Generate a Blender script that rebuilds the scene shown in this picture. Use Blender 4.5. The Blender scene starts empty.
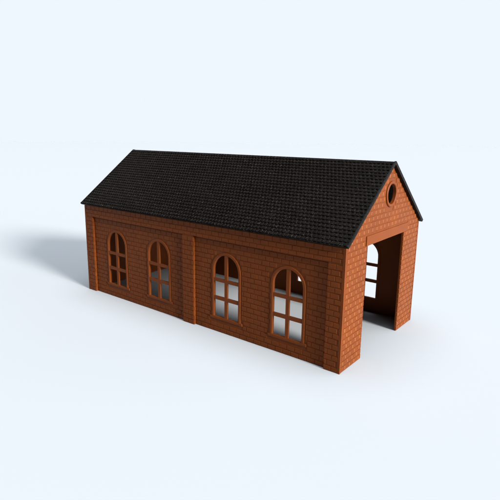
import bpy, bmesh, math, random
from mathutils import Vector, Matrix, noise

random.seed(7)
S = 0.1                       # one unit = wall height of the model (10 cm)
L, W, H = 3.275, 1.492, 1.0   # length, width, wall height
RIDGE, EAVE_Z, EAVE_O, VERGE_O = 1.607, 1.022, 0.031, 0.027
CH = 0.0455                   # brick course height
BL = 0.0780                   # brick length on the long walls
BG = 0.0780                   # brick length on the end walls
MORTAR = 0.0042               # brick face stands this far off the joint plane
REC = 0.023                   # depth of the recessed wall panels
TH = 0.020                    # wall thickness
sc = bpy.context.scene
col = sc.collection

# ------------------------------------------------------------------ helpers
def link(name, bm, mat, parent=None, smooth=False):
    bmesh.ops.recalc_face_normals(bm, faces=bm.faces)
    me = bpy.data.meshes.new(name)
    for v in bm.verts:
        v.co *= S
    bm.to_mesh(me); bm.free()
    for q in (mat if isinstance(mat, (list, tuple)) else [mat]):
        me.materials.append(q)
    if smooth:
        for p in me.polygons: p.use_smooth = True
    o = bpy.data.objects.new(name, me)
    col.objects.link(o)
    if parent is not None:
        o.parent = parent
    return o

def box(bm, a, b):
    x0, y0, z0 = a; x1, y1, z1 = b
    v = [bm.verts.new(p) for p in ((x0,y0,z0),(x1,y0,z0),(x1,y1,z0),(x0,y1,z0),
                                   (x0,y0,z1),(x1,y0,z1),(x1,y1,z1),(x0,y1,z1))]
    for f in ((0,3,2,1),(4,5,6,7),(0,1,5,4),(1,2,6,5),(2,3,7,6),(3,0,4,7)):
        bm.faces.new([v[i] for i in f])

def bevel_box(bm, a, b, r=0.004):
    t = bmesh.new(); box(t, a, b)
    bmesh.ops.bevel(t, geom=t.edges[:], offset=r, segments=2, profile=0.5, affect='EDGES')
    merge(bm, t)

def merge(bm, t):
    m = {}
    for v in t.verts: m[v] = bm.verts.new(v.co)
    for f in t.faces: bm.faces.new([m[v] for v in f.verts])
    t.free()

def slab(outline, holes, w0, w1, frame):
    """flat plate with holes: outline in (u,v), thickness w0..w1, frame maps (u,v,w) to xyz"""
    bm = bmesh.new()
    for loop in [outline] + holes:
        vs = [bm.verts.new((u, v, 0)) for u, v in loop]
        for i in range(len(vs)):
            bm.edges.new((vs[i], vs[(i+1) % len(vs)]))
    bmesh.ops.triangle_fill(bm, use_beauty=True, use_dissolve=False, edges=bm.edges[:])
    r = bmesh.ops.extrude_face_region(bm, geom=bm.faces[:])
    top = {g for g in r['geom'] if isinstance(g, bmesh.types.BMVert)}
    for v in bm.verts:
        u, q = v.co.x, v.co.y
        v.co = frame(u, q, w1 if v in top else w0)
    return bm

def arch(hw, z0, zs, c, n=20, segs_close=True):
    """arch-topped opening centred on c, counter-clockwise from bottom left"""
    p = [(c - hw, z0), (c + hw, z0)]
    for i in range(n + 1):
        t = math.pi * i / n
        p.append((c + hw * math.cos(t), zs + hw * math.sin(t)))
    return p

def brick(bm, u0, u1, v0, v1, frame, w0=-0.002, w1=MORTAR, ch=0.0024):
    j = lambda: random.uniform(-0.0006, 0.0006)
    dw = random.uniform(-0.0005, 0.0005)
    lo = [(u0, v0), (u1, v0), (u1, v1), (u0, v1)]
    hi = [(u0+ch+j(), v0+ch+j()), (u1-ch+j(), v0+ch+j()), (u1-ch+j(), v1-ch+j()), (u0+ch+j(), v1-ch+j())]
    m = w1 - 0.0018
    A = [bm.verts.new(frame(u, v, w0)) for u, v in lo]
    B = [bm.verts.new(frame(u, v, m)) for u, v in lo]
    Cc = [bm.verts.new(frame(u, v, w1 + dw)) for u, v in hi]
    for i in range(4):
        k = (i + 1) % 4
        bm.faces.new((A[i], A[k], B[k], B[i]))
        bm.faces.new((B[i], B[k], Cc[k], Cc[i]))
    bm.faces.new(Cc)

def courses(bm, v0, v1, allowed, blen, frame, u_org=0.0, gap=0.0076, minw=0.014, fill=0):
    k0, k1 = int(round(v0 / CH)), int(round(v1 / CH))
    for k in range(k0, k1):
        a, b = k * CH + gap/2, (k+1) * CH - gap/2
        a = max(a, v0 + 0.001); b = min(b, v1 - 0.001)
        if b - a < 0.012: continue
        iv = allowed(a)
        for t in (0.5, 1.0):
            iv2 = allowed(a + (b - a) * t)
            iv = [(max(p, r), min(q, s)) for p, q in iv for r, s in iv2 if min(q, s) - max(p, r) > minw]
        for lo, hi in iv:
            n = math.floor((lo - u_org) / blen) - 2
            while True:
                s = u_org + n * blen + (blen/2 if k % 2 else 0)
                e = s + blen
                n += 1
                if s > hi: break
                p, q = max(s + gap*0.30, lo), min(e - gap*0.30, hi)
                if q - p < minw: continue
                brick(bm, p, q, a, b, frame)
                if fill and q < hi - 0.002 and e < hi:  # paler strip in each upright joint, a painted highlight
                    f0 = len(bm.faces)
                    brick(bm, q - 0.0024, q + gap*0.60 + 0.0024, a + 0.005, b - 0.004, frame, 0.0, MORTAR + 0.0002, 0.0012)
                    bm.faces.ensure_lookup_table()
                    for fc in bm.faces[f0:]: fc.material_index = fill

def cut(iv, lo, hi):
    out = []
    for p, q in iv:
        if hi <= p or lo >= q: out.append((p, q)); continue
        if lo > p: out.append((p, lo))
        if hi < q: out.append((hi, q))
    return out

# ------------------------------------------------------------------ materials
def plastic(name, base, rough, spec=0.5, vary=0.10, scale=60, bump=0.12, dust_glint=None, sss=0.0):
    m = bpy.data.materials.new(name); m.use_nodes = True
    nt = m.node_tree; N = nt.nodes; K = nt.links
    b = N['Principled BSDF']
    tc = N.new('ShaderNodeTexCoord')
    n1 = N.new('ShaderNodeTexNoise'); n1.inputs['Scale'].default_value = scale; n1.inputs['Detail'].default_value = 5
    n2 = N.new('ShaderNodeTexNoise'); n2.inputs['Scale'].default_value = scale*22; n2.inputs['Detail'].default_value = 3
    K.new(tc.outputs['Object'], n1.inputs['Vector']); K.new(tc.outputs['Object'], n2.inputs['Vector'])
    r = N.new('ShaderNodeValToRGB')
    r.color_ramp.elements[0].position = 0.3; r.color_ramp.elements[1].position = 0.72
    r.color_ramp.elements[0].color = tuple(c*(1-vary) for c in base) + (1,)
    r.color_ramp.elements[1].color = tuple(min(1, c*(1+vary)) for c in base) + (1,)
    K.new(n1.outputs['Fac'], r.inputs['Fac'])
    src = r.outputs['Color']
    if dust_glint:  # fine pale specks: dust, and highlights painted into the colour
        mx = N.new('ShaderNodeMix'); mx.data_type = 'RGBA'
        rr = N.new('ShaderNodeValToRGB')
        rr.color_ramp.elements[0].position = 0.58; rr.color_ramp.elements[1].position = 0.70
        K.new(n2.outputs['Fac'], rr.inputs['Fac'])
        ml = N.new('ShaderNodeMath'); ml.operation = 'MULTIPLY'; ml.inputs[1].default_value = dust_glint[1]
        K.new(rr.outputs['Color'], ml.inputs[0])
        K.new(ml.outputs[0], mx.inputs['Factor'])
        K.new(src, mx.inputs['A']); mx.inputs['B'].default_value = dust_glint[0] + (1,)
        src = mx.outputs['Result']
    K.new(src, b.inputs['Base Color'])
    mr = N.new('ShaderNodeMapRange'); mr.inputs['To Min'].default_value = rough - 0.07; mr.inputs['To Max'].default_value = rough + 0.09
    K.new(n1.outputs['Fac'], mr.inputs['Value']); K.new(mr.outputs['Result'], b.inputs['Roughness'])
    b.inputs['Specular IOR Level'].default_value = spec
    b.inputs['Subsurface Weight'].default_value = sss
    b.inputs['Subsurface Radius'].default_value = (1.0, 0.22, 0.08)
    b.inputs['Subsurface Scale'].default_value = 0.0016
    bp = N.new('ShaderNodeBump'); bp.inputs['Strength'].default_value = bump; bp.inputs['Distance'].default_value = 0.0002
    K.new(n2.outputs['Fac'], bp.inputs['Height']); K.new(bp.outputs['Normal'], b.inputs['Normal'])
    return m

BRICK = plastic('brick_plastic', (0.124, 0.0282, 0.0042), 0.50, 0.10, 0.09, sss=0.30)
JOINT_GLINT = plastic('joint_glint', (0.240, 0.086, 0.026), 0.55, 0.10, 0.12)  # bright glints in the upright end-wall joints, painted as a paler colour
TRIM = plastic('trim_plastic', (0.127, 0.0291, 0.0044), 0.48, 0.10, 0.06, sss=0.30)
ROOF = plastic('roof_plastic', (0.0046, 0.0035, 0.0028), 0.34, 0.05, 0.25, 45, 0.2, ((0.070, 0.056, 0.046), 0.5))  # specks are dust plus painted glints of the tiles
GROUND_COL = (0.3605, 0.3765, 0.3915)
gm = bpy.data.materials.new('white_table'); gm.use_nodes = True
gb = gm.node_tree.nodes['Principled BSDF']
gb.inputs['Base Color'].default_value = GROUND_COL + (1,)
gb.inputs['Roughness'].default_value = 1.0; gb.inputs['Specular IOR Level'].default_value = 0.0

# ------------------------------------------------------------------ ground
bm = bmesh.new()
bmesh.ops.create_circle(bm, cap_ends=True, segments=96, radius=90)
ground = link('ground', bm, gm)
ground['kind'] = 'structure'

# ------------------------------------------------------------------ the shed
shed = bpy.data.objects.new('toy_shed', None)
col.objects.link(shed)
shed.empty_display_size = 0.05
shed['label'] = 'small reddish brown plastic toy brick shed with black tiled gable roof on white ground'
shed['category'] = 'toy building'

PIL = [(0.0, 0.135), (1.572, 1.714), (3.135, L - TH)]   # pilasters along a long wall
BAND0 = 19.25 * CH                                        # underside of the band under the eaves
WINS = [0.530, 1.204, 2.101, 2.765]
HW, IW = 0.171, 0.145                                     # window surround half widths
ZB, ZS = 0.150, 0.597                                     # sill top, arch springing

def long_wall(back):
    # frame: u along x, v up, w outward from the joint plane of the outer face (pilaster plane)
    if not back:
        fr = lambda u, v, w: Vector((u, MORTAR - w, v))
    else:
        fr = lambda u, v, w: Vector((u, W - MORTAR + w, v))
    rec = lambda u, v, w: fr(u, v, w - REC)
    holes = [arch(0.155, ZB - 0.008, ZS, c) for c in WINS]
    bm = slab([(TH, 0), (L - TH, 0), (L - TH, H + 0.034), (TH, H + 0.034)], holes, -REC - TH + 0.006, -REC, fr)
    bays = [(PIL[0][1], PIL[1][0]), (PIL[1][1], PIL[2][0])]
    def ok(v):
        iv = [(a + 0.006, b - 0.004) for a, b in bays]
        for c in WINS:
            if v < ZB - 0.028: continue
            if v < ZB + 0.004: iv = cut(iv, c - HW - 0.028, c + HW + 0.030)
            elif v <= ZS: iv = cut(iv, c - HW - 0.006, c + HW + 0.010)
            elif v < ZS + HW + 0.006:
                h = math.sqrt(max(0, (HW + 0.008)**2 - (v - ZS)**2))
                iv = cut(iv, c - h - 0.002, c + h + 0.004)
        return iv
    courses(bm, 0.0, BAND0, ok, BL, rec)
    wall = link('side_wall', bm, BRICK, shed)
    # the band of plain courses under the eaves
    bm = bmesh.new()
    a, b = fr(TH, BAND0, -REC), fr(L - TH, H + 0.020, 0)
    box(bm, (a.x, min(a.y, b.y), a.z), (b.x, max(a.y, b.y), b.z))
    courses(bm, BAND0, H, lambda v: [(0.022, L - 0.022)], BL, fr, gap=0.0072)
    link('eaves_band', bm, BRICK, wall)
    for i, (p, q) in enumerate(PIL):
        bm = bmesh.new()
        a, b = fr(max(p, TH), 0, -REC), fr(q, BAND0 - 0.0005, 0)
        box(bm, (a.x, min(a.y, b.y), a.z), (b.x, max(a.y, b.y), b.z))
        lo, hi = (0.022, q) if i == 0 else ((p, q) if i == 1 else (p, L - 0.022))
        courses(bm, 0.0, BAND0, lambda v: [(lo, hi)], BL, fr)
        # brick ends on the return faces
        for s, u in ((-1, p), (1, q)):
            if (i == 0 and s < 0) or (i == 2 and s > 0): continue
            k = 0
            while (k + 1) * CH < BAND0:
                v0, v1 = k * CH + 0.005, (k + 1) * CH - 0.005
                c0, c1 = fr(u, v0, -REC + 0.002), fr(u + s * 0.0045, v1, MORTAR - 0.0022 - (0.004 if k % 2 else 0))
                box(bm, (min(c0.x, c1.x), min(c0.y, c1.y), v0), (max(c0.x, c1.x), max(c0.y, c1.y), v1))
                k += 1
        link('pilaster', bm, BRICK, wall)
    for c in WINS:
        # surround: arched frame running through the wall
        wf = MORTAR + 0.0045
        oc = arch(HW, ZB, ZS, c); ic = arch(IW, ZB, ZS, c)
        bm = bmesh.new()
        po, pi_ = oc[1:] + oc[:1], ic[1:] + ic[:1]      # bottom right, over the arch, bottom left
        n = len(po); rows = []
        w_in = -TH + 0.002
        prof = []
        for (ou, ov), (iu, iv) in zip(po, pi_):
            t = 0.18
            e = lambda k: (ou + (iu - ou) * k, ov + (iv - ov) * k)
            pts = [(e(0), w_in), (e(0), wf - 0.0035), (e(t), wf), (e(1 - t), wf), (e(1), wf - 0.0035), (e(1), w_in)]
            prof.append([bm.verts.new(rec(u, v, w)) for (u, v), w in pts])
        for i in range(n - 1):
            for k in range(6):
                k2 = (k + 1) % 6
                bm.faces.new((prof[i][k], prof[i][k2], prof[i+1][k2], prof[i+1][k]))
        bm.faces.new(prof[0]); bm.faces.new(list(reversed(prof[-1])))
        win = link('window', bm, TRIM, shed)
        bm = bmesh.new()
        a, b = rec(c - HW - 0.022, ZB - 0.026, -0.004), rec(c + HW + 0.022, ZB, MORTAR + 0.0050)
        bevel_box(bm, (a.x, min(a.y, b.y), a.z), (b.x, max(a.y, b.y), b.z), 0.004)
        a, b = rec(c - IW - 0.01, ZB - 0.024, -TH + 0.003), rec(c + IW + 0.01, ZB - 0.002, -0.006)
        box(bm, (a.x, min(a.y, b.y), a.z), (b.x, max(a.y, b.y), b.z))
        link('window_sill', bm, TRIM, win)
        # cross of glazing bars: one outline with six panes cut out of it
        bw = 0.0165; z1, z2 = (0.314, 0.346), (0.487, 0.517)
        R = IW + 0.012
        panes = []
        for s in (-1, 1):
            u0, u1 = sorted((c + s * bw, c + s * (IW - 0.001)))
            panes.append([(u0, ZB + 0.0005), (u1, ZB + 0.0005), (u1, z1[0]), (u0, z1[0])])
            panes.append([(u0, z1[1]), (u1, z1[1]), (u1, z2[0]), (u0, z2[0])])
            r = IW - 0.001
            zt = math.sqrt(r*r - bw*bw)
            t0 = math.acos(bw / r)
            ar = []
            for i in range(11):
                t = t0 * i / 10
                ar.append((c + s * r * math.cos(t), ZS + r * math.sin(t)))
            pl = [(c + s * bw, z2[1]), (c + s * r, z2[1])] + ar
            panes.append(pl)
        bm = slab(arch(R, ZB - 0.012, ZS, c), panes, -0.011, MORTAR + 0.0015, rec)
        link('glazing_bars', bm, TRIM, win)
    return wall

long_wall(False)
long_wall(True)

# ------------------------------------------------------------------ end walls
SL = (RIDGE - EAVE_Z) / (W/2 + EAVE_O)      # roof slope
RT = 0.017                                   # roof plate thickness (vertical 0.0375)
UZ = lambda y: RIDGE - SL * abs(y - W/2) - RT * math.sqrt(1 + SL*SL) - 0.002
DY0, DY1, DZ = 0.362, 1.118, 0.957           # doorway
OC, OR, IR = (0.768, 1.328), 0.109, 0.085    # round vent
def end_wall(front):
    if front:
        fr = lambda u, v, w: Vector((L - MORTAR + w, u, v))
    else:
        fr = lambda u, v, w: Vector((MORTAR - w, u, v))
    m = MORTAR
    if front:
        m = 0.0
        out = [(m, 0), (DY0, 0), (DY0, DZ), (DY1, DZ), (DY1, 0), (W - m, 0), (W - m, UZ(W - m)), (W/2, UZ(W/2)), (m, UZ(m))]
    else:
        m = 0.0
        out = [(m, 0), (W - m, 0), (W - m, UZ(W - m)), (W/2, UZ(W/2)), (m, UZ(m))]
    hole = [(OC[0] + (IR + 0.018) * math.cos(2*math.pi*i/40), OC[1] + (IR + 0.018) * math.sin(2*math.pi*i/40)) for i in range(40)]
    bm = slab(out, [hole], -TH + MORTAR, 0, fr)
    def ok(v):
        if v > H - 0.002:
            h = (UZ(W/2) - 0.004 - v) / SL
            iv = [(W/2 - h, W/2 + h)] if h > 0 else []
        else:
            iv = [(0.021, W - 0.021)]
        if front:
            if v < DZ: iv = cut(iv, DY0 - 0.001, DY1 + 0.001)
            if DZ - 0.004 < v < DZ + 0.078: iv = cut(iv, LY0 - 0.018, LY1 + 0.002)
        if abs(v - OC[1]) < OR + 0.012:
            h = math.sqrt((OR + 0.012)**2 - (v - OC[1])**2)
            iv = cut(iv, OC[0] - h - 0.006, OC[0] + h)
        return iv
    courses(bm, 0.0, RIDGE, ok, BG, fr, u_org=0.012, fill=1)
    for q in (0.0, W - 0.019):                            # smooth corner strips
        a, b = fr(q, 0, -0.001), fr(q + 0.019, H, MORTAR - 0.0004)
        t = bmesh.new(); box(t, (min(a.x, b.x), a.y, a.z), (max(a.x, b.x), b.y, b.z))
        merge(bm, t)
    wall = link('end_wall', bm, [BRICK, JOINT_GLINT], shed)
    # round vent ring
    bm = bmesh.new(); n = 48; prof = []
    for i in range(n):
        t = 2 * math.pi * i / n
        pts = [(OR, -0.002), (OR, 0.008), (OR - 0.005, 0.012), (IR + 0.005, 0.012), (IR, 0.008), (IR, -TH + MORTAR - 0.002), (OR - 0.012, -TH + MORTAR - 0.002)]
        pts = pts[:6] + [(IR + 0.022, -TH + MORTAR - 0.002), (IR + 0.022, -0.002)]
        prof.append([bm.verts.new(fr(OC[0] + r * math.cos(t), OC[1] + r * math.sin(t), w)) for r, w in pts])
    for i in range(n):
        a, b = prof[i], prof[(i+1) % n]
        for k in range(8):
            k2 = (k + 1) % 8
            bm.faces.new((a[k], a[k2], b[k2], b[k]))
    link('round_vent', bm, TRIM, wall)
    if front:
        bm = bmesh.new()
        a, b = fr(LY0, DZ - 0.002, -TH + MORTAR - 0.002), fr(LY1, DZ + 0.076, MORTAR + 0.0050)
        bevel_box(bm, (min(a.x, b.x), a.y, a.z), (max(a.x, b.x), b.y, b.z), 0.004)
        link('door_lintel', bm, TRIM, wall)
LY0, LY1 = 0.336, 1.200
end_wall(True)
end_wall(False)

# ------------------------------------------------------------------ roof
def roof():
    bm = bmesh.new()
    nrm = math.sqrt(1 + SL*SL)
    tz = RT * nrm
    topz = RIDGE - 0.010
    dz = SL * (W/2 + EAVE_O)
    x0, x1 = -VERGE_O, L + VERGE_O
    sec = [(-EAVE_O, topz - dz), (W/2 - 0.006, topz - 0.0045), (W/2, topz - 0.001), (W/2 + 0.006, topz - 0.0045), (W + EAVE_O, topz - dz),
           (W + EAVE_O - 0.016, topz - dz - 0.012), (W/2, topz - tz), (-EAVE_O + 0.016, topz - dz - 0.012)]
    A = [bm.verts.new((x0, y, z)) for y, z in sec]; B = [bm.verts.new((x1, y, z)) for y, z in sec]
    for i in range(len(sec)):
        k = (i + 1) % len(sec)
        bm.faces.new((A[i], A[k], B[k], B[i]))
    bm.faces.new(A); bm.faces.new(list(reversed(B)))
    # tiles: courses of small slabs, lower edge standing proud
    sl = math.hypot(W/2 + EAVE_O, dz)
    rows, tw = 25, 0.0365
    ex = (sl - 0.010) / rows
    for side in (0, 1):
        def P(x, s, h):                       # s = distance down the slope from the ridge, h = height off the plate
            y = W/2 - s / nrm - h * SL / nrm
            z = topz - s * SL / nrm + h / nrm
            return (x, y if side == 0 else W - y, z)
        for r in range(rows):
            s0, s1 = 0.008 + r * ex, 0.008 + (r + 1) * ex - 0.0045
            x = x0 - (tw/2 if r % 2 else 0)
            while x < x1:
                a, b = max(x + 0.0050, x0 + 0.012), min(x + tw - 0.0050, x1 - 0.012)
                x += tw
                if b - a < 0.008: continue
                h1 = 0.0085 + random.uniform(-0.0007, 0.0007); h0 = 0.0035
                c = 0.0036
                lo = [P(a, s0, -0.001), P(b, s0, -0.001), P(b, s1, -0.001), P(a, s1, -0.001)]
                md = [P(a, s0, h0 - 0.002), P(b, s0, h0 - 0.002), P(b, s1, h1 - 0.0025), P(a, s1, h1 - 0.0025)]
                hi = [P(a + c, s0, h0), P(b - c, s0, h0), P(b - c, s1 - c, h1), P(a + c, s1 - c, h1)]
                V = [[bm.verts.new(p) for p in q] for q in (lo, md, hi)]
                for i in range(4):
                    k = (i + 1) % 4
                    bm.faces.new((V[0][i], V[0][k], V[1][k], V[1][i]))
                    bm.faces.new((V[1][i], V[1][k], V[2][k], V[2][i]))
                bm.faces.new(V[2])
        for u0, u1 in ((x0, x0 + 0.0105), (x1 - 0.0105, x1)):        # plain verge strips
            vs = [bm.verts.new(P(u, q, h)) for h in (-0.002, 0.0070) for u, q in ((u0, 0.004), (u1, 0.004), (u1, sl - 0.001), (u0, sl - 0.001))]
            for f in ((0,3,2,1),(4,5,6,7),(0,1,5,4),(1,2,6,5),(2,3,7,6),(3,0,4,7)):
                bm.faces.new([vs[i] for i in f])
    return link('roof', bm, ROOF, shed)
roof()

# ------------------------------------------------------------------ light
w = bpy.data.worlds.new('World'); sc.world = w; w.use_nodes = True
nt = w.node_tree; N = nt.nodes; K = nt.links
BACK = (0.855, 0.921, 0.991)
VIEW = Vector((math.cos(2.2433), math.sin(2.2433), 0))
DARK, BAND, RIGHT, ZEN = 0.03, 0.3, 5.0, 6.2
tc = N.new('ShaderNodeTexCoord')
def mrange(src, a, b, lo, hi):
    n = N.new('ShaderNodeMapRange'); n.interpolation_type = 'SMOOTHSTEP'
    n.inputs['From Min'].default_value = a; n.inputs['From Max'].default_value = b
    n.inputs['To Min'].default_value = lo; n.inputs['To Max'].default_value = hi
    K.new(src, n.inputs['Value']); return n.outputs['Result']
def dot(v):
    n = N.new('ShaderNodeVectorMath'); n.operation = 'DOT_PRODUCT'; n.inputs[1].default_value = v
    K.new(tc.outputs['Generated'], n.inputs[0]); return n.outputs['Value']
def mth(op, a, b):
    n = N.new('ShaderNodeMath'); n.operation = op
    for i, q in enumerate((a, b)):
        if isinstance(q, float): n.inputs[i].default_value = q
        else: K.new(q, n.inputs[i])
    return n.outputs[0]
z = dot((0, 0, 1))
back = mrange(dot(VIEW), -0.10, 0.40, 0.0, 1.0)
low = mrange(z, 0.32, 0.50, 1.0, 0.0)
band = mth('MULTIPLY', mrange(z, 0.30, 0.40, 0.0, 1.0), mrange(z, 0.60, 0.75, 1.0, 0.0))
side = mrange(dot((0.30, 0.954, 0)), 0.30, 0.70, 0.0, 1.0)
right = mth('MULTIPLY', mrange(dot((0.96, 0.28, 0)), 0.55, 0.90, 0.0, RIGHT), mrange(z, 0.35, 0.65, 1.0, 0.0))
tot = mth('MULTIPLY', back, low)
tot = mth('MULTIPLY', tot, 1.0 - DARK)
tot = mth('ADD', tot, mth('MULTIPLY', mth('MULTIPLY', band, side), BAND))
tot = mth('ADD', tot, right)
tot = mth('ADD', tot, mth('ADD', mth('MULTIPLY', low, DARK), mrange(z, 0.85, 0.95, 0.0, ZEN)))
bg = N['Background']; bg.inputs['Color'].default_value = BACK + (1,)
K.new(tot, bg.inputs['Strength'])

def lamp(name, az, el, dist, half_angle, k, color):
    d = bpy.data.lights.new(name, 'AREA'); d.shape = 'DISK'
    d.size = 2 * dist * math.tan(math.radians(half_angle))
    d.energy = k * math.pi**2 * dist**2
    d.color = color
    o = bpy.data.objects.new(name, d); col.objects.link(o)
    a, e = math.radians(az), math.radians(el)
    v = Vector((math.cos(e)*math.cos(a), math.cos(e)*math.sin(a), math.sin(e)))
    o.location = Vector((L/2, W/2, 0)) * S + v * dist
    o.rotation_euler = (-v).to_track_quat('-Z', 'Y').to_euler()
    return o
lamp('key_lamp', -6.0, 22.5, 400.0, 7.0, 2.85, (1.0, 0.982, 0.955))

# ------------------------------------------------------------------ camera
C = Vector((4.8572, -3.1725, 1.8066)); el, az, ro, f = 0.2153, 2.2433, 0.0116, 489.9022
fw = Vector((math.cos(el)*math.cos(az), math.cos(el)*math.sin(az), -math.sin(el)))
rt = fw.cross(Vector((0, 0, 1))).normalized(); up = rt.cross(fw)
r2 = rt * math.cos(ro) + up * math.sin(ro); u2 = -rt * math.sin(ro) + up * math.cos(ro)
cd = bpy.data.cameras.new('camera'); cam = bpy.data.objects.new('camera', cd); col.objects.link(cam)
M = Matrix((r2, u2, -fw)).transposed().to_4x4(); M.translation = C * S
cam.matrix_world = M
cd.sensor_width = 36; cd.lens = 36 * f / 500
cd.shift_x = (250 - 244.8431) / 500; cd.shift_y = (240.5326 - 250) / 500
cd.clip_start = 0.01; cd.clip_end = 2000
sc.camera = cam

sc.view_settings.view_transform = 'Standard'; sc.view_settings.look = 'None'
sc.view_settings.exposure = 0; sc.view_settings.gamma = 1
sc.view_settings.use_curve_mapping = False
sc.cycles.max_bounces = 8; sc.cycles.diffuse_bounces = 5
sc.cycles.use_denoising = True
